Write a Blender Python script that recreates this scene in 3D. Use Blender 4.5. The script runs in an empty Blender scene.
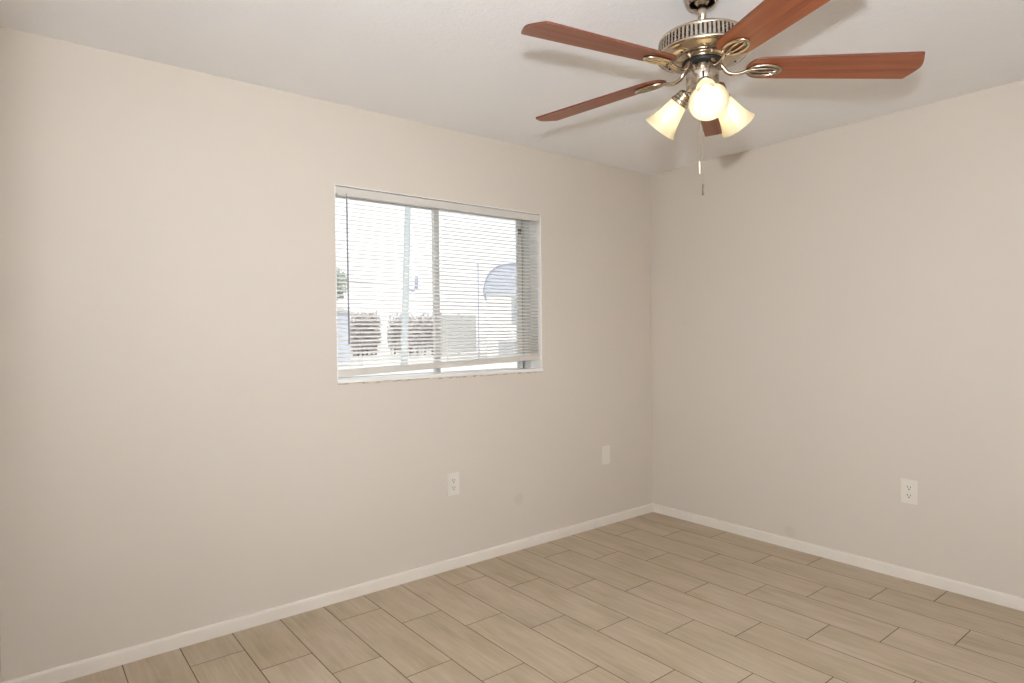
import bpy, bmesh, math, random
from mathutils import Vector, Matrix
C = bpy.context.scene
COL = C.collection
PI = math.pi
random.seed(7)

def lin(r, g, b):
    f = lambda c: c/12.92 if c <= 0.04045 else ((c+0.055)/1.055)**2.4
    return (f(r/255), f(g/255), f(b/255), 1.0)

# ------------------------------------------------------------------ camera
cam_data = bpy.data.cameras.new('camera')
cam = bpy.data.objects.new('camera', cam_data); COL.objects.link(cam)
CAM = Vector((-3.6412, -2.9440, 1.3066))
yaw, pitch, roll = 0.89764, -0.012948, -0.010989
fw = Vector((math.cos(yaw)*math.cos(pitch), math.sin(yaw)*math.cos(pitch), math.sin(pitch)))
r0 = Vector((math.sin(yaw), -math.cos(yaw), 0)); u0 = r0.cross(fw)
rt = math.cos(roll)*r0 + math.sin(roll)*u0
up = -math.sin(roll)*r0 + math.cos(roll)*u0
m = Matrix((rt, up, -fw)).transposed().to_4x4(); m.translation = CAM
cam.matrix_world = m
cam_data.sensor_width = 36.0; cam_data.lens = 629.2*36.0/1024.0
cam_data.clip_start = 0.02; cam_data.clip_end = 500
C.camera = cam

# ------------------------------------------------------------------ exposure, sky, lights
C.view_settings.view_transform = 'Standard'
C.view_settings.look = 'None'
C.view_settings.gamma = 1.0
C.view_settings.exposure = 0.0
C.view_settings.use_curve_mapping = False
C.cycles.use_denoising = True
C.cycles.max_bounces = 12
C.cycles.diffuse_bounces = 8
C.cycles.transparent_max_bounces = 16
C.cycles.sample_clamp_indirect = 20.0
C.cycles.caustics_reflective = False
C.cycles.caustics_refractive = False

SKY = 1.45          # bright overcast sky
SUN = 1.6           # hazy sun high behind the house, on the yard outside only
FLASH_W = 222.0     # the photographer's flash, above the camera
BOUNCE_W = 440.0    # added unseen fill spot, bounced off the ceiling by the rear wall
FLASH_C = (0.95, 1.0, 1.05)
BOUNCE_C = (0.87, 1.0, 1.15)
BULB = 5.5         # the three bulbs of the ceiling fan
world = bpy.data.worlds.new('sky'); C.world = world
world.use_nodes = True
bg = world.node_tree.nodes['Background']
bg.inputs[0].default_value = (0.97, 0.985, 1.0, 1); bg.inputs[1].default_value = SKY

fl = bpy.data.lights.new('camera_flash', 'SPOT'); fl.energy = FLASH_W
fl.spot_size = math.radians(150); fl.spot_blend = 1.0; fl.shadow_soft_size = 0.03
fl.color = FLASH_C
flo = bpy.data.objects.new('camera_flash', fl); COL.objects.link(flo)
flo.location = (-3.698, -3.002, 1.509)
flo.rotation_euler = (fw + rt*0.27 + Vector((0, 0, 0.43))).to_track_quat('-Z', 'Y').to_euler()

bl_ = bpy.data.lights.new('added_bounce_fill', 'SPOT'); bl_.energy = BOUNCE_W
bl_.spot_size = math.radians(95); bl_.spot_blend = 0.6; bl_.shadow_soft_size = 0.05
bl_.color = BOUNCE_C
blo = bpy.data.objects.new('added_bounce_fill', bl_); COL.objects.link(blo)
blo.location = (-3.20, -3.12, 1.35); blo.rotation_euler = Vector((0.0, -0.10, 1.0)).to_track_quat('-Z', 'Y').to_euler()

sun = bpy.data.lights.new('hazy_sun', 'SUN'); sun.energy = SUN; sun.angle = math.radians(25); sun.color = (1.0, 0.98, 0.95)
suno = bpy.data.objects.new('hazy_sun', sun); COL.objects.link(suno)
suno.location = (-10, -20, 25); suno.rotation_euler = Vector((0.50, 0.80, -0.85)).to_track_quat('-Z', 'Y').to_euler()

# daylight entering the window is sampled through its opening
pl = bpy.data.lights.new('window_daylight', 'AREA'); pl.shape = 'RECTANGLE'; pl.size = 1.33; pl.size_y = 0.95
pl.cycles.is_portal = True
plo = bpy.data.objects.new('window_daylight', pl); COL.objects.link(plo)
plo.location = (-1.722, 0.205, 1.566); plo.rotation_euler = (-PI/2, 0, 0)

# ------------------------------------------------------------------ materials
def mat(name, col, rough=0.6, metal=0.0, **kw):
    mt = bpy.data.materials.new(name); mt.use_nodes = True
    b = mt.node_tree.nodes['Principled BSDF']
    b.inputs['Base Color'].default_value = col; b.inputs['Roughness'].default_value = rough
    b.inputs['Metallic'].default_value = metal
    for k, v in kw.items(): b.inputs[k].default_value = v
    return mt

class N:
    """small node-graph helper"""
    def __init__(s, mt): s.t = mt.node_tree; s.b = s.t.nodes['Principled BSDF']
    def n(s, typ, **kw):
        x = s.t.nodes.new(typ)
        for k, v in kw.items(): setattr(x, k, v)
        return x
    def put(s, sock, v):
        if hasattr(v, 'is_output') or isinstance(v, bpy.types.NodeSocket): s.t.links.new(v, sock)
        else: sock.default_value = v
    def m(s, op, a, b=0.0, c=0.0):
        x = s.n('ShaderNodeMath', operation=op)
        for i, v in enumerate((a, b, c)): s.put(x.inputs[i], v)
        return x.outputs[0]
    def mix(s, f, a, b, blend='MIX'):
        x = s.n('ShaderNodeMix', data_type='RGBA', blend_type=blend)
        s.put(x.inputs[0], f); s.put(x.inputs[6], a); s.put(x.inputs[7], b)
        return x.outputs[2]
    def noise(s, vec, scale, detail=2.0, rough=0.5):
        x = s.n('ShaderNodeTexNoise')
        if vec is not None: s.put(x.inputs['Vector'], vec)
        x.inputs['Scale'].default_value = scale; x.inputs['Detail'].default_value = detail
        x.inputs['Roughness'].default_value = rough
        return x.outputs['Fac']
    def ramp(s, f, stops):
        x = s.n('ShaderNodeValToRGB'); s.put(x.inputs[0], f)
        cr = x.color_ramp
        while len(cr.elements) < len(stops): cr.elements.new(0.5)
        for e, (p, c) in zip(cr.elements, stops): e.position = p; e.color = c
        return x.outputs[0]
    def obj(s): return s.n('ShaderNodeTexCoord').outputs['Object']
    def pos(s): return s.n('ShaderNodeNewGeometry').outputs['Position']
    def xyz(s, v):
        x = s.n('ShaderNodeSeparateXYZ'); s.put(x.inputs[0], v); return x.outputs
    def comb(s, x, y, z):
        c = s.n('ShaderNodeCombineXYZ')
        for i, v in enumerate((x, y, z)): s.put(c.inputs[i], v)
        return c.outputs[0]
    def scale(s, v, sc):
        x = s.n('ShaderNodeVectorMath', operation='MULTIPLY'); s.put(x.inputs[0], v); x.inputs[1].default_value = sc
        return x.outputs[0]
    def dist(s, v, p):
        x = s.n('ShaderNodeVectorMath', operation='DISTANCE'); s.put(x.inputs[0], v); x.inputs[1].default_value = p
        return x.outputs['Value']
    def bump(s, h, strength, d=0.01):
        x = s.n('ShaderNodeBump'); x.inputs['Strength'].default_value = strength; x.inputs['Distance'].default_value = d
        s.put(x.inputs['Height'], h); s.t.links.new(x.outputs[0], s.b.inputs['Normal'])
    def color(s, c): s.put(s.b.inputs['Base Color'], c)

WALL = lin(209, 200, 189)
def wall_mat():
    mt = mat('beige_wall_paint', WALL, 0.75); g = N(mt)
    p = g.pos()
    roller = g.noise(p, 2.2, 3.0)
    c = g.mix(roller, lin(208, 199, 188), lin(210, 201, 190))
    # two round patches where the wall was filled and painted over
    wob = g.m('MULTIPLY', g.noise(p, 40, 2.0), 0.012)
    mask = None
    for q, rad in (((-1.253, 0, 0.305), 0.050), ((0, -1.035, 0.100), 0.046)):
        d = g.m('ADD', g.dist(p, q), wob)
        k = g.m('MAXIMUM', 0.0, g.m('MINIMUM', 1.0, g.m('MULTIPLY', g.m('SUBTRACT', rad, d), 60.0)))
        mask = k if mask is None else g.m('MAXIMUM', mask, k)
    c = g.mix(g.m('MULTIPLY', mask, 0.28), c, lin(190, 176, 160))
    g.color(c)
    g.bump(g.noise(p, 180, 3.0), 0.06, 0.004)
    return mt
M_WALL = wall_mat()

def ceiling_mat():
    mt = mat('white_textured_ceiling', lin(238, 238, 239), 0.85); g = N(mt)
    p = g.pos()
    h = g.m('ADD', g.noise(p, 70, 4.0, 0.65), g.m('MULTIPLY', g.noise(p, 22, 2.0), 0.6))
    g.bump(h, 0.35, 0.006)
    return mt
M_CEIL = ceiling_mat()

TX0, TW, TL = -3.3138, 0.2075, 0.617        # plank rows run along y, laid with a one-third offset
def floor_mat():
    mt = mat('wood_look_floor_tile', lin(178, 160, 138), 0.45); g = N(mt)
    X, Y, Z = g.xyz(g.pos())
    rx = g.m('DIVIDE', g.m('SUBTRACT', X, TX0), TW)
    row = g.m('FLOOR', rx); fx = g.m('SUBTRACT', rx, row)
    sh = g.m('FLOORED_MODULO', g.m('SUBTRACT', row, 1.0), 3.0)
    y0 = g.m('MULTIPLY', g.m('ADD', sh, 1.0), 0.2057)
    ry = g.m('DIVIDE', g.m('SUBTRACT', g.m('MULTIPLY', Y, -1.0), y0), TL)
    cl = g.m('FLOOR', ry); fy = g.m('SUBTRACT', ry, cl)
    ex = g.m('MULTIPLY', g.m('MINIMUM', fx, g.m('SUBTRACT', 1.0, fx)), TW)
    ey = g.m('MULTIPLY', g.m('MINIMUM', fy, g.m('SUBTRACT', 1.0, fy)), TL)
    edge = g.m('MINIMUM', ex, ey)
    wn = g.n('ShaderNodeTexWhiteNoise', noise_dimensions='2D')
    g.put(wn.inputs['Vector'], g.comb(row, cl, 0.0))
    rnd = wn.outputs['Value']
    off = g.m('MULTIPLY', rnd, 37.0)
    gx = g.m('ADD', X, off); gy = g.m('ADD', Y, g.m('MULTIPLY', off, 1.7))
    grain = g.noise(g.comb(g.m('MULTIPLY', gx, 60.0), g.m('MULTIPLY', gy, 3.5), off), 1.0, 4.0, 0.6)
    fine = g.noise(g.comb(g.m('MULTIPLY', gx, 240.0), g.m('MULTIPLY', gy, 14.0), off), 1.0, 3.0, 0.6)
    cloud = g.noise(g.comb(g.m('MULTIPLY', gx, 9.0), g.m('MULTIPLY', gy, 2.6), off), 1.0, 3.0, 0.55)
    base = g.ramp(cloud, [(0.30, lin(163, 145, 119)), (0.5, lin(178, 160, 137)), (0.72, lin(189, 172, 151))])
    base = g.mix(g.m('MULTIPLY', rnd, 0.30), base, lin(162, 145, 114))
    base = g.mix(g.m('MULTIPLY', g.ramp(grain, [(0.42, (0, 0, 0, 1)), (0.72, (1, 1, 1, 1))]), 0.36), base, lin(203, 189, 170))
    base = g.mix(g.m('MULTIPLY', g.ramp(fine, [(0.5, (0, 0, 0, 1)), (0.85, (1, 1, 1, 1))]), 0.28), base, lin(146, 128, 104))
    wob = g.m('ADD', 0.0011, g.m('MULTIPLY', g.noise(g.pos(), 3.0, 2.0), 0.0016))
    grout = g.m('LESS_THAN', edge, wob)
    g.color(g.mix(grout, base, lin(100, 83, 61)))
    g.put(g.b.inputs['Roughness'], g.m('ADD', 0.38, g.m('MULTIPLY', grout, 0.4)))
    hgt = g.m('ADD', g.m('MINIMUM', g.m('MULTIPLY', edge, 260.0), 1.0), g.m('MULTIPLY', fine, 0.12))
    g.bump(hgt, 0.35, 0.0015)
    return mt
M_FLOOR = floor_mat()

def trim_mat():
    mt = mat('white_trim_paint', lin(226, 219, 209), 0.45); g = N(mt)
    g.color(g.mix(g.noise(g.pos(), 9, 3.0), lin(221, 213, 203), lin(230, 224, 215)))
    return mt
M_TRIM = trim_mat()
def noisy(name, a, b, scale, rough=0.6, metal=0.0, bump=0.0, detail=3.0, stretch=(1, 1, 1)):
    mt = mat(name, a, rough, metal); g = N(mt)
    v = g.scale(g.obj(), stretch)
    f = g.noise(v, scale, detail)
    g.color(g.mix(f, a, b))
    if bump: g.bump(f, bump, 0.01)
    return mt
M_REVEAL = noisy('white_reveal_plaster', lin(243, 241, 237), lin(247, 245, 242), 12, 0.6)
M_SILL = noisy('white_sill_paint', lin(232, 229, 224), lin(240, 238, 234), 14, 0.35)
M_ALU = noisy('grey_white_window_aluminium', lin(206, 206, 204), lin(214, 214, 212), 30, 0.4, 0.1)
M_GASKET = noisy('dark_window_gasket', lin(52, 52, 54), lin(62, 62, 64), 30, 0.6)
M_SLAT = noisy('white_blind_enamel', lin(241, 239, 236), lin(245, 243, 240), 20, 0.38)
M_RAIL = noisy('off_white_blind_rail', lin(206, 201, 194), lin(210, 205, 198), 20, 0.4)
M_CORD = noisy('white_blind_cord', lin(225, 222, 216), lin(235, 232, 227), 300, 0.8)
M_WAND = mat('clear_grey_plastic_wand', lin(150, 150, 154), 0.25)
M_PLATE = noisy('ivory_white_plate_plastic', lin(219, 213, 203), lin(223, 218, 209), 40, 0.4)
M_SLOT = noisy('dark_slot', lin(58, 52, 48), lin(66, 60, 55), 40, 0.7)
M_SCREW = mat('painted_screw', lin(205, 200, 192), 0.35, 0.3)

def brushed(name, col, rough, stretch):
    mt = mat(name, col, rough, 1.0); g = N(mt)
    f = g.noise(g.scale(g.obj(), stretch), 60, 3.0)
    g.put(g.b.inputs['Roughness'], g.m('ADD', rough-0.02, g.m('MULTIPLY', f, 0.04)))
    c = Vector(col[:3])
    g.color(g.mix(f, (*(c*0.97), 1), (*(c*1.03), 1)))
    return mt
M_NICKEL = brushed('brushed_nickel', lin(186, 174, 160), 0.27, (1, 1, 8))
M_NICKEL_SHINY = brushed('polished_nickel', lin(192, 178, 160), 0.22, (1, 1, 3))
M_BLACK = noisy('black_rotor_enamel', lin(14, 13, 12), lin(20, 18, 17), 40, 0.6)
M_BRONZE = noisy('dark_bronze_pendant', lin(112, 96, 80), lin(124, 106, 88), 60, 0.35, 0.6)

def wood_mat():
    mt = mat('reddish_cherry_blade', lin(142, 74, 42), 0.36); g = N(mt)
    X, Y, Z = g.xyz(g.obj())
    v = g.comb(g.m('MULTIPLY', X, 2.2), g.m('MULTIPLY', Y, 55.0), g.m('MULTIPLY', Z, 20.0))
    big = g.noise(v, 1.0, 4.0, 0.6)
    v2 = g.comb(g.m('MULTIPLY', X, 7.0), g.m('MULTIPLY', Y, 260.0), 0.0)
    fine = g.noise(v2, 1.0, 3.0, 0.6)
    c = g.ramp(big, [(0.3, lin(121, 61, 34)), (0.52, lin(150, 83, 49)), (0.75, lin(170, 101, 61))])
    c = g.mix(g.m('MULTIPLY', fine, 0.35), c, lin(112, 54, 30))
    g.color(c)
    return mt
M_WOOD = wood_mat()
M_WOODEDGE = noisy('dark_blade_edge', lin(88, 44, 28), lin(104, 54, 34), 40, 0.45)

def shade_mat():
    mt = bpy.data.materials.new('frosted_amber_white_glass'); mt.use_nodes = True
    t = mt.node_tree; t.nodes.clear(); n = t.nodes.new
    out = n('ShaderNodeOutputMaterial')
    tr = n('ShaderNodeBsdfTranslucent'); df = n('ShaderNodeBsdfDiffuse'); gl = n('ShaderNodeBsdfGlossy')
    ns = n('ShaderNodeTexNoise'); ns.inputs['Scale'].default_value = 14
    tc = n('ShaderNodeTexCoord'); t.links.new(tc.outputs['Object'], ns.inputs['Vector'])
    mc = n('ShaderNodeMix'); mc.data_type = 'RGBA'
    mc.inputs[6].default_value = lin(240, 232, 208); mc.inputs[7].default_value = lin(236, 225, 196)
    t.links.new(ns.outputs['Fac'], mc.inputs[0])
    t.links.new(mc.outputs[2], tr.inputs[0]); t.links.new(mc.outputs[2], df.inputs[0])
    gl.inputs['Roughness'].default_value = 0.25
    m1 = n('ShaderNodeMixShader'); m1.inputs[0].default_value = 0.42
    t.links.new(tr.outputs[0], m1.inputs[1]); t.links.new(df.outputs[0], m1.inputs[2])
    m2 = n('ShaderNodeMixShader'); m2.inputs[0].default_value = 0.04
    t.links.new(m1.outputs[0], m2.inputs[1]); t.links.new(gl.outputs[0], m2.inputs[2])
    t.links.new(m2.outputs[0], out.inputs[0])
    return mt
M_SHADE = shade_mat()
M_BULB = mat('lit_bulb_glass', (1, 1, 1, 1), 0.5)
_b = M_BULB.node_tree.nodes['Principled BSDF']
_b.inputs['Emission Color'].default_value = (1.0, 0.96, 0.87, 1); _b.inputs['Emission Strength'].default_value = BULB

def glass_mat():
    mt = bpy.data.materials.new('window_glass'); mt.use_nodes = True
    t = mt.node_tree; t.nodes.clear(); n = t.nodes.new
    out = n('ShaderNodeOutputMaterial'); tp = n('ShaderNodeBsdfTransparent'); gl = n('ShaderNodeBsdfGlossy')
    gl.inputs['Roughness'].default_value = 0.02
    tp.inputs[0].default_value = (0.95, 0.965, 0.96, 1)
    fr = n('ShaderNodeFresnel'); fr.inputs[0].default_value = 1.45
    mx = n('ShaderNodeMixShader')
    t.links.new(fr.outputs[0], mx.inputs[0]); t.links.new(tp.outputs[0], mx.inputs[1]); t.links.new(gl.outputs[0], mx.inputs[2])
    t.links.new(mx.outputs[0], out.inputs[0])
    return mt
M_GLASS = glass_mat()

# ------------------------------------------------------------------ mesh helpers
def BM(): return bmesh.new()
def add_box(bm, x0, x1, y0, y1, z0, z1, mi=0):
    vs = [bm.verts.new((x, y, z)) for x in (x0, x1) for y in (y0, y1) for z in (z0, z1)]
    for q in ((0, 1, 3, 2), (4, 6, 7, 5), (0, 4, 5, 1), (2, 3, 7, 6), (0, 2, 6, 4), (1, 5, 7, 3)):
        f = bm.faces.new([vs[i] for i in q]); f.material_index = mi
    return bm
def add_bevel_box(bm, x0, x1, y0, y1, z0, z1, bev=0.002, seg=2):
    b = bmesh.new(); add_box(b, x0, x1, y0, y1, z0, z1)
    bmesh.ops.bevel(b, geom=b.edges[:], offset=bev, segments=seg, profile=0.5, affect='EDGES')
    merge(bm, b); return bm
def merge(bm, b, mtx=None, mi=None):
    mp = {}
    for v in b.verts: mp[v] = bm.verts.new(mtx @ v.co if mtx else v.co)
    for f in b.faces:
        try:
            nf = bm.faces.new([mp[v] for v in f.verts]); nf.smooth = f.smooth
            nf.material_index = f.material_index if mi is None else mi
        except ValueError: pass
    b.free()
def add_lathe(bm, prof, seg=40, mtx=None, smooth=True, mi=0):
    """prof: list of (radius, z); a radius of 0 closes onto the axis"""
    rings = []
    for r, z in prof:
        if r < 1e-6:
            c = Vector((0, 0, z)); rings.append([bm.verts.new(mtx @ c if mtx else c)])
        else:
            rg = []
            for i in range(seg):
                a = 2*PI*i/seg; c = Vector((r*math.cos(a), r*math.sin(a), z))
                rg.append(bm.verts.new(mtx @ c if mtx else c))
            rings.append(rg)
    for A, B in zip(rings, rings[1:]):
        for i in range(seg):
            j = (i+1) % seg
            if len(A) == 1 and len(B) == 1: continue
            if len(A) == 1: vs = [A[0], B[i], B[j]]
            elif len(B) == 1: vs = [A[i], A[j], B[0]]
            else: vs = [A[i], A[j], B[j], B[i]]
            f = bm.faces.new(vs); f.smooth = smooth; f.material_index = mi
    return bm
def add_tube(bm, pts, rad, seg=10, closed=False, flat=1.0, mi=0):
    pts = [Vector(p) for p in pts]; n = len(pts)
    rads = rad if isinstance(rad, (list, tuple)) else [rad]*n
    rings = []
    prev = None
    for i, p in enumerate(pts):
        if closed: t = pts[(i+1) % n]-pts[i-1]
        else: t = pts[min(i+1, n-1)]-pts[max(i-1, 0)]
        t.normalize()
        ref = Vector((0, 0, 1)) if abs(t.z) < 0.95 else Vector((1, 0, 0))
        if prev is not None and not closed: ref = prev
        s = t.cross(ref); s.normalize(); w = s.cross(t); w.normalize(); prev = w
        rings.append([bm.verts.new(p + s*math.cos(2*PI*k/seg)*rads[i] + w*math.sin(2*PI*k/seg)*rads[i]*flat) for k in range(seg)])
    rng = range(n) if closed else range(n-1)
    for i in rng:
        A, B = rings[i], rings[(i+1) % n]
        for k in range(seg):
            j = (k+1) % seg
            f = bm.faces.new((A[k], A[j], B[j], B[k])); f.smooth = True; f.material_index = mi
    if not closed:
        bm.faces.new(rings[0][::-1]).material_index = mi; bm.faces.new(rings[-1]).material_index = mi
    return bm
def add_prism(bm, outline, z0, z1, mi=0, axis='z'):
    def pt(a, b, c): return {'z': (a, b, c), 'y': (a, c, b), 'x': (c, a, b)}[axis]
    A = [bm.verts.new(pt(a, b, z0)) for a, b in outline]; B = [bm.verts.new(pt(a, b, z1)) for a, b in outline]
    n = len(outline)
    bm.faces.new(A[::-1]).material_index = mi; bm.faces.new(B).material_index = mi
    for i in range(n):
        j = (i+1) % n; bm.faces.new((A[i], A[j], B[j], B[i])).material_index = mi
    return bm
def add_ball(bm, c, r, u=12, v=8, sc=(1, 1, 1), mi=0):
    b = bmesh.new(); bmesh.ops.create_uvsphere(b, u_segments=u, v_segments=v, radius=r)
    for f in b.faces: f.smooth = True
    merge(bm, b, Matrix.Translation(c) @ Matrix.Diagonal((*sc, 1)), mi); return bm
def spline(ctrl, n=8):
    P = [Vector(c) for c in ctrl]; P = [2*P[0]-P[1]] + P + [2*P[-1]-P[-2]]; o = []
    for i in range(1, len(P)-2):
        a, b, c, d = P[i-1:i+3]
        for k in range(n):
            t = k/n
            o.append(0.5*((2*b)+(c-a)*t+(2*a-5*b+4*c-d)*t*t+(3*b-a-3*c+d)*t**3))
    o.append(P[-2]); return o

def obj(name, bm, mats, parent=None, label=None, loc=None):
    bmesh.ops.recalc_face_normals(bm, faces=bm.faces[:])
    me = bpy.data.meshes.new(name); bm.to_mesh(me); bm.free()
    for mt in (mats if isinstance(mats, (list, tuple)) else [mats]): me.materials.append(mt)
    o = bpy.data.objects.new(name, me); COL.objects.link(o)
    if parent: o.parent = parent
    if label: o['label'] = label
    if loc: o.location = loc
    return o
def thing(name, label, cat, loc=(0, 0, 0), rotz=0, group=None):
    o = bpy.data.objects.new(name, None); COL.objects.link(o); o.empty_display_size = 0.05
    o.location = loc; o.rotation_euler = (0, 0, rotz); o['label'] = label; o['category'] = cat
    if group: o['group'] = group
    return o
def tag(o, label, cat, group=None, kind=None):
    o['label'] = label; o['category'] = cat
    if group: o['group'] = group
    if kind: o['kind'] = kind
    return o
def struct(name, bm, mats, label, cat='room', parent=None):
    o = obj(name, bm, mats, parent)
    if parent is None: o['kind'] = 'structure'; o['label'] = label; o['category'] = cat
    return o

# ------------------------------------------------------------------ room shell
H = 2.44
XL, YB = -3.686, -3.405           # entry wall plane, rear wall plane
WX0, WX1, WZ0, WZ1 = -2.391, -1.054, 1.088, 2.045      # window opening
WT = 0.20
struct('floor', add_box(BM(), -5.0, 0.2, YB-0.35, 0.2, -0.06, 0.0), M_FLOOR, 'wood-look plank tile floor in taupe with thin dark grout lines', 'floor')
struct('ceiling', add_box(BM(), -5.0, 0.2, YB-0.35, 0.2, H, H+0.06), M_CEIL, 'white ceiling with a fine knockdown texture', 'ceiling')
bm = BM()
add_box(bm, -5.0, WX0, 0, WT, 0, H); add_box(bm, WX1, 0.2, 0, WT, 0, H)
add_box(bm, WX0, WX1, 0, WT, 0, WZ0-0.018); add_box(bm, WX0, WX1, 0, WT, WZ1, H)
struct('wall_left', bm, M_WALL, 'beige painted wall holding the window', 'wall')
struct('wall_right', add_box(BM(), 0, 0.2, YB-0.35, 0, 0, H), M_WALL, 'plain beige painted wall at the right', 'wall')
struct('wall_rear', add_box(BM(), -5.0, 0, YB-0.15, YB, 0, H), M_WALL, 'beige wall behind the camera', 'wall')
DY0, DY1, DZ = -3.33, -2.46, 2.04
bm = BM()
add_box(bm, XL-0.115, XL, DY1, 0, 0, H); add_box(bm, XL-0.115, XL, YB, DY0, 0, H); add_box(bm, XL-0.115, XL, DY0, DY1, DZ, H)
struct('wall_entry', bm, M_WALL, 'beige wall with the doorway the picture was taken from', 'wall')
bm = BM(); add_box(bm, -5.0, -4.88, YB, 0, 0, H)
struct('wall_hall', bm, M_WALL, 'far wall of the hall outside the doorway', 'wall')
# door lining and casing
bm = BM()
for a, b in ((DY0, DY0+0.018), (DY1-0.018, DY1)): add_box(bm, XL-0.118, XL, a, b, 0, DZ)
add_box(bm, XL-0.118, XL, DY0, DY1, DZ-0.018, DZ)
struct('door_1', bm, M_TRIM, 'white door lining of the doorway', 'door')

# baseboards: flat board with an eased top edge
def baseboard(along, a0, a1, name, label):
    prof = [(0, 0), (-0.013, 0), (-0.013, 0.050), (-0.0115, 0.055), (-0.007, 0.058), (0, 0.058)]
    bm = BM()
    add_prism(bm, [(p, z) for p, z in prof], a0, a1, axis='x' if along == 'x' else 'y')
    return struct(name, bm, M_TRIM, label, 'baseboard')
baseboard('x', XL, 0, 'baseboard_left', 'white painted baseboard along the window wall')
baseboard('y', YB, -0.0, 'baseboard_right', 'white painted baseboard along the right wall')
bm = BM(); add_box(bm, XL, 0, YB, YB+0.013, 0, 0.058); struct('baseboard_rear', bm, M_TRIM, 'white baseboard behind the camera', 'baseboard')

# ------------------------------------------------------------------ window
win = bpy.data.objects.new('window_1', None); COL.objects.link(win)
win.location = (0, 0, 0); win['kind'] = 'structure'; win['label'] = 'sliding window with a white sill set deep in the beige wall'; win['category'] = 'window'
bm = BM()      # plaster reveal lining
t = 0.004
add_box(bm, WX1-t, WX1, 0.001, WT, WZ0, WZ1); add_box(bm, WX0, WX0+t, 0.001, WT, WZ0, WZ1); add_box(bm, WX0, WX1, 0.001, WT, WZ1-t, WZ1)
obj('window_reveal', bm, M_REVEAL, win)
obj('window_sill', add_bevel_box(BM(), WX0, WX1, -0.007, 0.108, WZ0-0.018, WZ0, 0.003), M_SILL, win)
def caulk_mat():
    mt = mat('chipped_paint_line', WALL, 0.85); g = N(mt)
    p = g.pos()
    f = g.noise(g.scale(p, (9, 9, 60)), 3.0, 4.0, 0.7)
    g.color(g.mix(g.ramp(f, [(0.50, (0, 0, 0, 1)), (0.58, (1, 1, 1, 1))]), WALL, lin(132, 110, 86)))
    return mt
bm = BM(); rr = random.Random(3); zb = WZ0-0.018; xs = [WX0 + (WX1-WX0)*i/60 for i in range(61)]
lo = [zb - 0.004 - 0.007*rr.random()**2 for _ in xs]
for i in range(60):
    add_box(bm, xs[i], xs[i+1], -0.0025, 0.0, min(lo[i], lo[i+1]), zb)
obj('caulk_line', bm, caulk_mat(), win)
FY0, FY1 = 0.105, 0.165
fx0, fx1, fz0, fz1 = WX0+t, WX1-t, WZ0-0.026, WZ1-t
bm = BM(); w = 0.046; wz = 0.018
add_box(bm, fx0, fx0+0.02, FY0, FY1, fz0, fz1); add_box(bm, fx1-w, fx1, FY0, FY1, fz0, fz1)
add_box(bm, fx0+0.02, fx1-w, FY0, FY1, fz0, fz0+wz); add_box(bm, fx0+0.02, fx1-w, FY0, FY1, fz1-wz, fz1)
obj('window_frame', bm, M_ALU, win)
MX = -1.737
def sash(x0, x1, y0, y1, name):
    b = BM(); s = 0.032; sz = 0.014
    z0, z1 = fz0+wz-0.004, fz1-wz+0.004
    add_box(b, x0, x0+s, y0, y1, z0, z1); add_box(b, x1-s, x1, y0, y1, z0, z1)
    add_box(b, x0+s, x1-s, y0, y1, z0, z0+sz); add_box(b, x0+s, x1-s, y0, y1, z1-sz, z1)
    o = obj(name, b, M_ALU, win)
    b = BM(); ym = (y0+y1)/2
    vs = [b.verts.new(p) for p in ((x0+s, ym, z0+sz), (x1-s, ym, z0+sz), (x1-s, ym, z1-sz), (x0+s, ym, z1-sz))]; b.faces.new(vs)
    obj('glass_pane', b, M_GLASS, o)
    return o
sash(fx0+0.012, MX+0.022, 0.137, 0.158, 'window_sash')
rs = sash(MX-0.022, fx1-w-0.016, 0.110, 0.131, 'window_sash')
b = BM(); add_bevel_box(b, fx1-w-0.044, fx1-w-0.026, 0.100, 0.112, 1.925, 1.965, 0.003); obj('latch', b, M_GASKET, rs)
add = BM(); add_box(add, fx1-w-0.016, fx1-w, 0.122, 0.130, fz0+wz, fz1-wz); obj('weather_strip', add, M_GASKET, win)

# ------------------------------------------------------------------ mini blind
BX0, BX1, BY = WX0+0.006, WX1-0.010, 0.024
blind = thing('window_blind', 'white aluminium mini blind with open slats hanging in the window, bottom rail sloping', 'blind', ((BX0+BX1)/2, BY, WZ1-0.008))
BO = Vector(blind.location); hx = (BX1-BX0)/2
bm = BM()     # head rail with a lipped front
prof = [(-0.019, 0.0), (-0.019, -0.031), (-0.0165, -0.035), (-0.012, -0.037), (0.016, -0.037), (0.016, -0.003), (0.013, 0.0)]
add_prism(bm, prof, -hx, hx, axis='x')
hr = obj('head_rail', bm, M_RAIL, blind)
for s in (-1, 1):
    bm = BM(); add_bevel_box(bm, s*hx-0.0035, s*hx+0.0035, -0.021, 0.018, -0.038, 0.002, 0.001)
    obj('end_bracket', bm, M_RAIL, hr)
bm = BM(); add_prism(bm, [(-0.0205, -0.040), (-0.0195, -0.040), (-0.0195, -0.001), (-0.0205, -0.001)], -hx+0.01, hx-0.01, axis='x')
obj('valance', bm, M_RAIL, hr)

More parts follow.
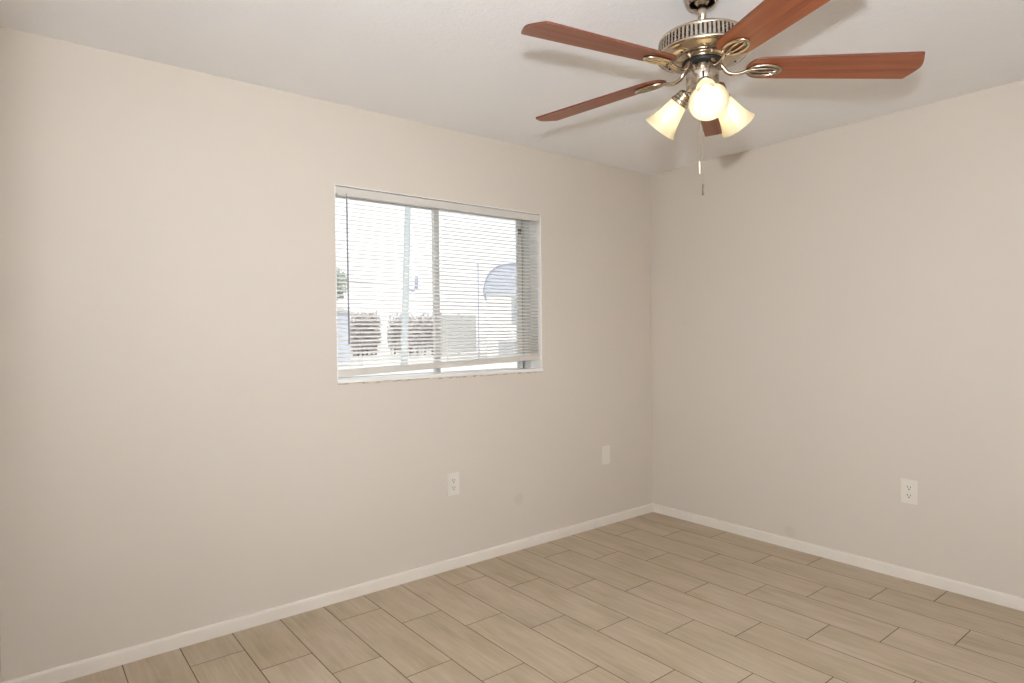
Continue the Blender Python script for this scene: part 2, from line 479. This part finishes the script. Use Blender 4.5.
def slat_bm(x0, x1, tilt=math.radians(21), wid=0.025, crown=0.0016, th=0.0004):
    b = BM(); n = 6; ring0, ring1 = [], []
    pts = []
    for k in range(n+1):
        s = -1+2*k/n; pts.append((s*wid/2, crown*(1-s*s)))
    loop = [(y, z) for y, z in pts] + [(y, z-th) for y, z in reversed(pts)]
    ct, st = math.cos(tilt), math.sin(tilt)
    loop = [(y*ct - z*st, y*st + z*ct) for y, z in loop]
    xs = [x0 + (x1-x0)*i/12 for i in range(13)]
    rings = [[b.verts.new((x, y, z)) for y, z in loop] for x in xs]
    m_ = len(loop)
    for A, B in zip(rings, rings[1:]):
        for i in range(m_):
            j = (i+1) % m_; f = b.faces.new((A[i], A[j], B[j], B[i])); f.smooth = i not in (n, m_-1)
    b.faces.new(rings[0]); b.faces.new(rings[-1][::-1])
    return b
TOPZ = -0.052
RAIL_L, RAIL_R = 1.118-BO.z, 1.158-BO.z         # centre height of the bottom rail at its two ends
NS = 41; PITCH = 0.0208
slat = obj('slat', slat_bm(-hx+0.004, hx-0.004), M_SLAT, blind)
slats = []
for i in range(NS):
    s = slat if i == 0 else slat.copy()
    if i: COL.objects.link(s); s.parent = blind
    zl = TOPZ - PITCH*i; zr = zl
    lowl = RAIL_L + 0.022 + (NS-1-i)*0.0195; lowr = RAIL_R + 0.022 + (NS-1-i)*0.0175
    zl = max(zl, lowl) if i > NS-14 else zl
    zr = max(zr, lowr) if i > NS-14 else zr
    wob = random.uniform(-0.0006, 0.0006)
    s.location = (0, 0, (zl+zr)/2 + wob)
    s.rotation_euler = (random.uniform(-0.035, 0.035), -math.atan2(zr-zl, 2*hx) + random.uniform(-0.0006, 0.0006), 0)
    slats.append(s)
bm = BM()
add_prism(bm, [(-0.0125, -0.015), (-0.0105, -0.017), (0.0105, -0.017), (0.0125, -0.015), (0.0125, 0.013), (0.0095, 0.017), (-0.0095, 0.017), (-0.0125, 0.013)], -hx+0.003, hx-0.003, axis='x')
br = obj('bottom_rail', bm, M_RAIL, blind, loc=(0, 0, (RAIL_L+RAIL_R)/2)); br.rotation_euler = (0, -math.atan2(RAIL_R-RAIL_L, 2*hx), 0)
for xo in (-hx+0.13, -0.02, hx-0.13):     # ladder cords, front and back
    zr = RAIL_L + (RAIL_R-RAIL_L)*(xo+hx)/(2*hx)
    bm = BM()
    for yo in (-0.0135, 0.0135): add_tube(bm, [(xo, yo, -0.042), (xo, yo, zr+0.016)], 0.0007, 5)
    add_tube(bm, [(xo+0.006, 0, -0.042), (xo+0.006, 0, zr+0.016)], 0.0006, 5)
    obj('ladder_cord', bm, M_CORD, blind)
bm = BM(); xw = -2.331-BO.x
add_tube(bm, [(xw, -0.024, -0.030), (xw, -0.027, -0.05), (xw, -0.028, -0.062)], 0.0017, 6)
add_tube(bm, [(xw, -0.028, -0.060), (xw+0.002, -0.029, 1.262-BO.z)], 0.0040, 6)
obj('tilt_wand', bm, M_WAND, blind, 'clear grey plastic tilt wand')

# ------------------------------------------------------------------ ceiling fan
FX, FY, FZ = -1.8301, -1.7025, 2.1783
fan = thing('ceiling_fan', 'brushed nickel ceiling fan with five cherry wood blades and three lit lamps', 'ceiling fan', (FX, FY, H))
def Z(z): return z-H
bm = BM()
add_lathe(bm, [(r*0.91, z) for r, z in [(0.064, 0.0), (0.0665, -0.004), (0.0665, -0.014), (0.063, -0.028), (0.055, -0.042), (0.0485, -0.049), (0.0455, -0.0505), (0.0435, -0.048), (0.050, -0.036), (0.057, -0.022), (0.060, 0.0)]], 40)
obj('canopy', bm, M_NICKEL_SHINY, fan)
bm = BM(); add_lathe(bm, [(0.0, Z(2.439)), (0.0135, Z(2.439)), (0.0135, Z(2.295)), (0.0, Z(2.295))], 24)
add_ball(bm, (0, 0, Z(2.412)), 0.029, 24, 12)
dr = obj('downrod', bm, M_NICKEL_SHINY, fan)
bm = BM(); add_lathe(bm, [(0.0, Z(2.317)), (0.021, Z(2.316)), (0.024, Z(2.311)), (0.024, Z(2.297)), (0.03, Z(2.290)), (0.0, Z(2.290))], 28)
obj('coupling', bm, M_NICKEL, dr)
# motor housing: top cap, slotted band, rim, stepped lower pan
bm = BM()
add_lathe(bm, [(0.0, Z(2.298)), (0.05, Z(2.296)), (0.10, Z(2.289)), (0.130, Z(2.281)), (0.1395, Z(2.2745)), (0.1415, Z(2.270)), (0.140, Z(2.2655)), (0.134, Z(2.2645)), (0.134, Z(2.229)),
               (0.1455, Z(2.2285)), (0.1485, Z(2.2245)), (0.1475, Z(2.219)), (0.143, Z(2.2155)), (0.139, Z(2.2165)), (0.135, Z(2.2120)), (0.118, Z(2.2040)), (0.100, Z(2.2005)), (0.097, Z(2.2025)), (0.088, Z(2.1990)), (0.076, Z(2.1955)), (0.062, Z(2.1955)), (0.0, Z(2.1955))], 72)
mot = obj('motor_housing', bm, M_NICKEL_SHINY, fan)
bm = BM()
NR = 66
for i in range(NR):
    a = 2*PI*i/NR; b = BM(); add_box(b, 0.1325, 0.1425, -0.0037, 0.0037, Z(2.2285), Z(2.266))
    for v in b.verts:
        if v.co.x > 0.14 and v.co.z < Z(2.24): v.co.x += 0.0025
    merge(bm, b, Matrix.Rotation(a, 4, 'Z'))
obj('vent_grille', bm, M_NICKEL, mot)
bm = BM(); add_lathe(bm, [(0.1345, Z(2.2645)), (0.1352, Z(2.264)), (0.1352, Z(2.2295)), (0.1345, Z(2.229))], 72); obj('vent_backing', bm, M_BLACK, mot, 'black behind the vent slots')
for i in range(5):
    a = PI/5 + 2*PI*i/5; bm = BM()
    add_ball(bm, (0.111*math.cos(a), 0.111*math.sin(a), Z(2.2018)), 0.0045, 10, 6, (1, 1, 0.5))
    obj('housing_screw', bm, M_BLACK, mot)
bm = BM(); add_lathe(bm, [(0.0, Z(2.196)), (0.064, Z(2.196)), (0.066, Z(2.193)), (0.064, Z(2.188)), (0.058, Z(2.184)), (0.05, Z(2.182)), (0.0, Z(2.182))], 48); obj('flywheel', bm, M_BLACK, fan, 'black rotor ring')
bm = BM(); add_lathe(bm, [(0.0, Z(2.183)), (0.050, Z(2.183)), (0.0525, Z(2.180)), (0.0525, Z(2.118)), (0.0505, Z(2.116)), (0.0525, Z(2.114)), (0.0525, Z(2.104)), (0.049, Z(2.100)), (0.0, Z(2.099))], 48)
sw = obj('switch_housing', bm, M_NICKEL, fan)
bm = BM()
azc = math.atan2(CAM.y-FY, CAM.x-FX)
b = BM(); add_bevel_box(b, 0.051, 0.0545, -0.0035, 0.0035, Z(2.132), Z(2.150), 0.001); merge(bm, b, Matrix.Rotation(azc+0.05, 4, 'Z')); obj('reverse_switch', bm, M_BLACK, sw)

TILT = (0.0125, -0.0013)
SP, DROOP = math.sin(-0.1854), -0.0301
def zp(u, v): return DROOP*u + SP*v
def blade_bm():
    b = BM(); top, bot = [], []
    out = []
    ur = 0.140
    def hw(u): return 0.0555 + (0.0689-0.0555)*(u-0.2)/0.46
    # right edge out, arched tip, left edge back, rounded root
    rt_, lf = [], []
    for k in range(7):
        a = -PI/2*k/6; rt_.append((ur+0.052-0.052*math.cos(a), 0.0545*math.sin(a)*1.0))
    for u in (0.26, 0.34, 0.42, 0.50, 0.58, 0.64): rt_.append((u, -hw(u)))
    rt_ += [(0.656, -0.0690), (0.6625, -0.0665)]
    tip = [(0.672, -0.045), (0.681, -0.022), (0.6850, -0.006), (0.6852, 0.006), (0.681, 0.022), (0.672, 0.045)]
    out = rt_ + tip + [(u, -v) for u, v in reversed(rt_[1:])]
    n = len(out); th = 0.0032
    T = [b.verts.new((u, v, zp(u, v)+th)) for u, v in out]; Bt = [b.verts.new((u, v, zp(u, v)-th)) for u, v in out]
    b.faces.new(T); b.faces.new(Bt[::-1])
    for i in range(n):
        j = (i+1) % n; f = b.faces.new((T[i], T[j], Bt[j], Bt[i])); f.material_index = 1
    return b
def iron_bm():
    b = BM()
    drop = 0.0085
    arm = spline([(0.056, 0, 0.010), (0.066, 0, 0.000), (0.078, 0, -0.015), (0.098, 0, -0.0225), (0.122, 0, -0.0215), (0.142, 0, zp(0.142, 0)-drop-0.002), (0.155, 0, zp(0.155, 0)-drop)], 6)
    n = len(arm)
    add_tube(b, arm, [0.0095 - 0.0020*math.sin(PI*i/(n-1)) for i in range(n)], 12, flat=0.8)
    def ring(c, a, bb, rad, dz):
        add_tube(b, [(c + a*math.cos(2*PI*k/40), bb*math.sin(2*PI*k/40), zp(c + a*math.cos(2*PI*k/40), bb*math.sin(2*PI*k/40))-dz) for k in range(40)], rad, 8, closed=True)
    ring(0.1975, 0.0525, 0.0275, 0.0054, drop)
    # leaf-shaped inner loop
    pts = []
    for k in range(36):
        tt = 2*PI*k/36; u = 0.1955 + 0.047*math.cos(tt); v = 0.0120*math.sin(tt)*(0.55+0.45*math.cos(tt*0.5)**2)
        pts.append((u, v, zp(u, v)-drop))
    add_tube(b, pts, 0.0039, 8, closed=True)
    return b
def screw_bm(u, v):
    b = BM(); add_ball(b, (u, v, zp(u, v)-0.006), 0.0052, 10, 6, (1, 1, 0.8)); return b
blade0 = iron0 = scr0 = None
for k in range(5):
    ang = 5.5099 + k*2*PI/5
    if k == 0:
        bl = obj('blade', blade_bm(), [M_WOOD, M_WOODEDGE], fan, 'cherry wood blade')
        ir = obj('blade_iron', iron_bm(), M_NICKEL_SHINY, fan)
        sc = [obj('screw', screw_bm(u, v), M_NICKEL, ir) for u, v in ((0.166, 0.0), (0.222, 0.017), (0.222, -0.017))]
        blade0, iron0, scr0 = bl, ir, sc
    else:
        bl = blade0.copy(); ir = iron0.copy(); sc = [x.copy() for x in scr0]
        for o, p in [(bl, fan), (ir, fan)] + [(x, ir) for x in sc]: COL.objects.link(o); o.parent = p
    for o in (bl, ir):
        o.location = (0, 0, FZ-H); o.rotation_mode = 'ZYX'; o.rotation_euler = (TILT[0], TILT[1], ang)

# light kit: fitter bowl, three angled sockets, bell shades with bulbs
bm = BM(); add_lathe(bm, [(0.0, Z(2.103)), (0.044, Z(2.103)), (0.046, Z(2.098)), (0.042, Z(2.082)), (0.032, Z(2.071)), (0.018, Z(2.066)), (0.010, Z(2.062)), (0.008, Z(2.054)), (0.0, Z(2.051))], 40)
kit = obj('light_fitter', bm, M_NICKEL, fan)
sock0 = sh0 = bu0 = None
TA = math.radians(45)
for az in (221.0, 101.0, -13.0):
    a = math.radians(az)
    if sock0 is None:
        # built pointing along local +X and down, axis s measured from the shade's neck
        O = Vector((0.078, 0, Z(2.090))); ax = Vector((math.cos(TA), 0, -math.sin(TA)))
        q = Vector((0, 0, 1)).rotation_difference(ax).to_matrix().to_4x4(); mt_ = Matrix.Translation(O) @ q
        bm = BM()
        add_tube(bm, spline([(0.030, 0, Z(2.092)), (0.042, 0, Z(2.106)), (0.052, 0, Z(2.1115)), O - ax*0.026], 5), 0.0085, 12)
        add_lathe(bm, [(0.0, -0.034), (0.013, -0.034), (0.020, -0.030), (0.024, -0.024), (0.0255, -0.017), (0.0235, -0.0155), (0.0265, -0.014), (0.0285, -0.007), (0.0265, -0.0055), (0.0295, -0.004), (0.0315, 0.002), (0.0325, 0.008), (0.030, 0.010), (0.0, 0.010)], 32, mt_)
        so = obj('lamp_socket', bm, M_NICKEL_SHINY, fan)
        out_ = [(0.0285, 0.004), (0.0300, 0.012), (0.0330, 0.026), (0.0368, 0.044), (0.0410, 0.062), (0.0462, 0.080), (0.0525, 0.096), (0.0590, 0.108), (0.0612, 0.112)]
        prof = out_ + [(0.0604, 0.1132), (0.0590, 0.1120)] + [(r-0.0030, s-0.0006) for r, s in reversed(out_[:-1])]
        bm = BM(); add_lathe(bm, prof, 40, mt_); sh = obj('lamp_shade', bm, M_SHADE, so, 'frosted cream bell-shaped glass shade')
        bm = BM(); add_lathe(bm, [(0.0, 0.010), (0.0130, 0.011), (0.0140, 0.026), (0.0165, 0.034), (0.0230, 0.046), (0.0275, 0.058), (0.0285, 0.066), (0.0270, 0.076), (0.0215, 0.086), (0.012, 0.0925), (0.0, 0.0945)], 20, mt_)
        bu = obj('light_bulb', bm, M_BULB, so, 'lit white bulb')
        sock0, sh0, bu0 = so, sh, bu
    else:
        so, sh, bu = sock0.copy(), sh0.copy(), bu0.copy()
        for o, p in ((so, fan), (sh, so), (bu, so)): COL.objects.link(o); o.parent = p
    so.rotation_euler = (0, 0, a)
# pull chains
view = (Vector((FX, FY, 0))-Vector((CAM.x, CAM.y, 0))).normalized(); side = Vector((view.y, -view.x, 0))
M_CREAM = noisy('cream_pendant_plastic', lin(224, 206, 178), lin(230, 213, 186), 60, 0.4)
def chain(lat, dep, z0, z1, ln, mt, label, rad):
    p = side*lat + view*dep
    b = BM(); n = int((z0-z1)/0.006)
    add_tube(b, [(p.x, p.y, Z(z0)), (p.x, p.y, Z(z1))], 0.0005, 5)
    for i in range(n): add_ball(b, (p.x, p.y, Z(z0-(i+0.5)*(z0-z1)/n)), 0.0012, 6, 4)
    c = obj('pull_chain', b, M_NICKEL, fan)
    b = BM(); add_lathe(b, [(0.0, 0.0), (0.0022, -0.001), (0.0030, -0.006), (0.0032, -ln*0.5), (rad, -ln*0.85), (rad*0.9, -ln), (0.0, -ln-0.001)], 14, Matrix.Translation((p.x, p.y, Z(z1))))
    obj('pendant', b, mt, c, label)
chain(-0.0115, 0.028, 2.100, 1.880, 0.042, M_CREAM, 'cream chain pendant', 0.0026)
chain(-0.0005, 0.036, 2.100, 1.806, 0.040, M_BRONZE, 'dark bronze chain pendant', 0.0044)

# ------------------------------------------------------------------ wall plates
def duplex(name_loc, rotz, label):
    t = thing('electrical_outlet', label, 'outlet', name_loc, rotz); t.scale = (1.08, 1.0, 1.07)
    b = BM(); add_bevel_box(b, -0.0365, 0.0365, -0.006, 0.0, -0.059, 0.059, 0.0025, 3); obj('cover_plate', b, M_PLATE, t)
    for s in (1, -1):
        b = BM(); outl = []
        for k in range(28):
            a = 2*PI*k/28; outl.append((0.0172*math.cos(a), max(-0.0138, min(0.0138, 0.0172*math.sin(a))) + s*0.0195))
        add_prism(b, outl, -0.0082, -0.004, axis='y')
        rc = obj('receptacle', b, M_PLATE, t)
        b = BM()
        add_box(b, -0.0078, -0.0052, -0.0088, -0.008, s*0.0195-0.0005, s*0.0195+0.0085); add_box(b, 0.0052, 0.0078, -0.0088, -0.008, s*0.0195-0.0005, s*0.0195+0.0075)
        hp = [(0.0032*math.cos(2*PI*k/12), s*0.0195-0.0075+0.0032*math.sin(2*PI*k/12)) for k in range(12)]
        add_prism(b, hp, -0.0088, -0.008, axis='y')
        obj('slot', b, M_SLOT, rc)
    b = BM(); add_ball(b, (0, -0.006, 0), 0.0032, 10, 6, (1, 0.5, 1)); obj('screw', b, M_SCREW, t)
    return t
duplex((-1.7254, 0, 0.4707), 0, 'white duplex power outlet on the beige wall below the window')
duplex((0, -1.678, 0.4620), -PI/2, 'white duplex power outlet alone on the right wall')
t = thing('blank_wall_plate', 'white blank wall plate near the room corner', 'wall plate', (-0.4919, 0, 0.4731)); t.scale = (1.12, 1.0, 1.07)
b = BM(); add_bevel_box(b, -0.0355, 0.0355, -0.006, 0.0, -0.058, 0.058, 0.0025, 3); obj('cover_plate', b, M_PLATE, t)
for s in (1, -1):
    b = BM(); add_ball(b, (0, -0.006, s*0.042), 0.0032, 10, 6, (1, 0.5, 1)); obj('screw', b, M_SCREW, t)

# ------------------------------------------------------------------ outdoors, seen through the blind
GZ = -0.25
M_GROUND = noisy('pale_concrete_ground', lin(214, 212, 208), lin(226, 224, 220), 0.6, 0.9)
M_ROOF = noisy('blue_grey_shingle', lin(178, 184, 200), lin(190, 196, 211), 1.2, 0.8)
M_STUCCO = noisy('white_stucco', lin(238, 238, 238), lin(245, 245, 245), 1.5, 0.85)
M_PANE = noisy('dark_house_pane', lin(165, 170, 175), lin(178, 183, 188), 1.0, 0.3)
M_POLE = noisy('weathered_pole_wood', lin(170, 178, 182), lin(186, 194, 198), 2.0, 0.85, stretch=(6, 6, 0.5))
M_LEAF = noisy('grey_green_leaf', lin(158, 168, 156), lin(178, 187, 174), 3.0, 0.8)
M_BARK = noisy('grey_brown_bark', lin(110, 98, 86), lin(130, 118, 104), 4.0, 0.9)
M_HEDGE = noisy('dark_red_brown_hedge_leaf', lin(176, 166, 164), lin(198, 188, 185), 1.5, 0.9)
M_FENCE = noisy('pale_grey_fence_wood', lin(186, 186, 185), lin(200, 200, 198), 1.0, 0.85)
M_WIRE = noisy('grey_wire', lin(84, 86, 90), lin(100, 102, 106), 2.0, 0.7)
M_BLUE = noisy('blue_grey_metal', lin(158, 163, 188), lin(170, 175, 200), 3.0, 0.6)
bm = BM(); add_box(bm, -60, 120, WT, 160, GZ-0.1, GZ)
g_ = struct('yard', bm, M_GROUND, 'pale bright concrete ground outside the window', 'ground')

# utility pole
pz = thing('utility_pole', 'leaning grey utility pole seen through the left window pane', 'utility pole', (10.62, 23.0, GZ))
b = BM(); b0 = Vector((0, 0, 0)); tp = Vector((0.42, 0, 10.2))
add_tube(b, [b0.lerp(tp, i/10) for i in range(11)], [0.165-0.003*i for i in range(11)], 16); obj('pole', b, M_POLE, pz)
b = BM(); c = b0.lerp(tp, 0.385)
add_tube(b, spline([(c.x+0.10, 0, c.z-0.22), (c.x+0.26, 0, c.z-0.30), (c.x+0.42, 0, c.z-0.30), (c.x+0.54, 0, c.z-0.10)], 5), 0.06, 10)
add_tube(b, [(c.x+0.54, 0, c.z-0.22), (c.x+0.56, 0, c.z+0.36)], 0.085, 14); obj('bracket', b, M_BLUE, pz, 'blue-grey hooked bracket')
# wires
for i, (zz, dz, lab) in enumerate(((7.00, -0.012, 'topmost of the thin grey wires strung across the sky outside'), (6.45, -0.006, 'middle of the thin grey wires strung across the sky outside'), (5.95, 0.0, 'lowest of the thin grey wires strung across the sky outside'))):
    b = BM(); pts = []
    for k in range(25):
        x = -10 + 90*k/24; pts.append((x, 60+2*i, (zz-1.3)*(63+2*i)/63+1.3 + dz*(x-24) + 0.0004*(x-30)**2))
    add_tube(b, pts, 0.035, 6)
    tag(obj('overhead_wire', b, M_WIRE), lab, 'wire', 'overhead wires outside')

def leaf_cloud(b, c, rad, n, size, rng):
    for _ in range(n):
        d = Vector((rng.gauss(0, 1), rng.gauss(0, 1), rng.gauss(0, 1))).normalized()*(rng.random()**0.4)
        p = Vector(c) + Vector((d.x*rad[0], d.y*rad[1], d.z*rad[2]))
        nx = Vector((rng.gauss(0, 1), rng.gauss(0, 1), rng.gauss(0, 1))).normalized(); ny = nx.orthogonal().normalized()
        s = size*rng.uniform(0.6, 1.3)
        vs = [b.verts.new(p + nx*s*a + ny*s*0.45*bb) for a, bb in ((-1, 0), (0, -1), (1, 0), (0, 1))]
        b.faces.new(vs)
tree = thing('tree', 'grey-green leafy tree at the left edge of the window view', 'tree', (7.65, 25.0, GZ))
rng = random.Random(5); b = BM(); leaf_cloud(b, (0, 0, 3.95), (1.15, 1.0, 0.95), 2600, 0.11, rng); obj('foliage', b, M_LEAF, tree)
b = BM(); add_tube(b, [(0, 0, 0), (0.05, 0, 1.6), (0, 0, 3.0), (-0.1, 0, 3.9)], [0.16, 0.13, 0.10, 0.04], 10)
for q in ((0.7, 0.1, 4.3), (-0.6, 0.3, 4.3), (0.2, -0.5, 4.6)): add_tube(b, [(0, 0, 3.0), q], [0.07, 0.02], 7)
obj('trunk', b, M_BARK, tree)
# bare twiggy tree whose branch tips reach in from the right
tw = thing('tree', 'thin bare branch tips at the upper right of the window view', 'tree', (14.55, 15.0, GZ))
b = BM(); add_tube(b, [(0, 0, 0), (0.0, 0, 2.5), (-0.05, 0, 4.4)], [0.09, 0.07, 0.04], 8)
rng = random.Random(11)
for k in range(9):
    z0 = 3.6 + 0.14*k; e = Vector((-rng.uniform(0.5, 1.0), rng.uniform(-0.4, 0.4), z0 + rng.uniform(0.5, 1.1)))
    add_tube(b, [(-0.03, 0, z0), (e.x*0.5, e.y*0.5, (z0+e.z)/2+0.1), e], [0.025, 0.018, 0.009], 6)
    for q in range(3):
        f_ = e.lerp(Vector((0, 0, z0)), 0.15*q); add_tube(b, [f_, f_ + Vector((rng.uniform(-0.25, 0.05), rng.uniform(-.2, .2), rng.uniform(-0.1, 0.3)))], [0.010, 0.005], 5)
obj('branches', b, M_BARK, tw)

# neighbouring house with a rounded roof shoulder
hs = thing('neighbour_house', 'white house with rounded blue-grey roof seen through the right pane', 'house', (17.50, 26.0, GZ), math.radians(-37))
b = BM(); add_box(b, 0.10, 10.6, 0.0, 9.0, 0, 4.0); obj('wall', b, M_STUCCO, hs)
prof = [(-0.10, 3.85), (-0.02, 4.25), (0.12, 4.70), (0.34, 5.05), (0.66, 5.30), (1.05, 5.44), (3.0, 5.62), (5.35, 5.72), (7.7, 5.62), (9.65, 5.44), (10.1, 5.28), (10.4, 4.95), (10.6, 4.6), (10.8, 3.85)]
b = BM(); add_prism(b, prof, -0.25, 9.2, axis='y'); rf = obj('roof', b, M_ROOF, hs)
b = BM()
for (x0, z0), (x1, z1) in zip(prof, prof[1:]): add_tube(b, [(x0, -0.27, z0), (x1, -0.27, z1)], 0.05, 6)
obj('roof_edge', b, M_BLUE, rf)
for x0, z0, x1, z1 in ((1.50, 2.05, 2.6, 3.60), (4.2, 1.95, 5.4, 3.45), (7.0, 1.95, 8.2, 3.45)):
    b = BM(); f = 0.06
    add_box(b, x0-f, x1+f, -0.05, 0.02, z0-f, z0); add_box(b, x0-f, x1+f, -0.05, 0.02, z1, z1+f); add_box(b, x0-f, x0, -0.05, 0.02, z0, z1); add_box(b, x1, x1+f, -0.05, 0.02, z0, z1); add_box(b, (x0+x1)/2-0.03, (x0+x1)/2+0.03, -0.05, 0.02, z0, z1)
    w_ = obj('window', b, M_STUCCO, hs)
    b = BM(); add_box(b, x0, x1, -0.02, 0.01, z0, z1); obj('pane', b, M_PANE, w_)
b = BM(); add_box(b, 0.75, 2.3, -0.04, 0.02, 0.30, 1.10); obj('lower_panel', b, M_PANE, hs, 'pale grey panel low on the wall')
# thin mast beside the house
b = BM(); add_tube(b, [(16.33, 25.0, GZ), (16.33, 25.0, 5.1)], 0.032, 8); add_tube(b, [(16.33, 25, 4.9), (16.33, 25, 5.12)], 0.042, 8)
tag(obj('mast', b, M_BLUE), 'thin upright mast beside the rounded roof outside', 'mast')
# far hedge with a gap
for (x0, x1, lab) in ((14.8, 16.8, 'dark red-brown hedge left of the utility pole outside'), (17.8, 21.6, 'dark red-brown hedge behind the utility pole outside')):
    hd = thing('hedge', lab, 'hedge', ((x0+x1)/2, 38.0, GZ))
    rng = random.Random(int(x0)); b = BM(); hw_ = (x1-x0)/2
    for k in range(9):
        cx_ = -hw_ + (k+0.5)*2*hw_/9; leaf_cloud(b, (cx_, 0, 1.62 + rng.uniform(-0.1, 0.15)), (0.36, 0.6, 1.6), 520, 0.13, rng)
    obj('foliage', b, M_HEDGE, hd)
    b = BM()
    for k in range(6):
        cx_ = -hw_ + (k+0.5)*2*hw_/6; add_tube(b, [(cx_, 0, 0), (cx_+0.05, 0, 1.2)], 0.06, 6)
    obj('stems', b, M_BARK, hd)
# pale slatted fence to the right, pale shed to the left
fn = thing('fence', 'pale grey board fence seen between the hedge and the rounded house', 'fence', (21.5, 37.0, GZ))
for k in range(2):
    b = BM()
    for q in range(10): add_box(b, k*1.6+q*0.158, k*1.6+q*0.158+0.145, 0, 0.03, 0.15, 3.0)
    add_box(b, k*1.6, k*1.6+1.58, 0.03, 0.07, 0.5, 0.62); add_box(b, k*1.6, k*1.6+1.58, 0.03, 0.07, 2.0, 2.12)
    obj('panel', b, M_FENCE, fn)
    b = BM(); add_box(b, k*1.6-0.05, k*1.6+0.05, 0.03, 0.13, 0, 3.1); obj('post', b, M_FENCE, fn)
sd = thing('shed', 'pale blue-grey shed at the left edge of the window view', 'shed', (8.9, 31.0, GZ))
M_SHED = noisy('pale_blue_boards', lin(188, 194, 208), lin(200, 206, 218), 1.0, 0.85)
b = BM(); add_box(b, 0, 2.7, 0, 3.0, 0, 2.85); obj('wall', b, M_SHED, sd)
b = BM(); add_prism(b, [(-0.2, 2.82), (2.9, 2.82), (1.35, 3.35)], -0.2, 3.2, axis='y'); obj('roof', b, M_FENCE, sd)
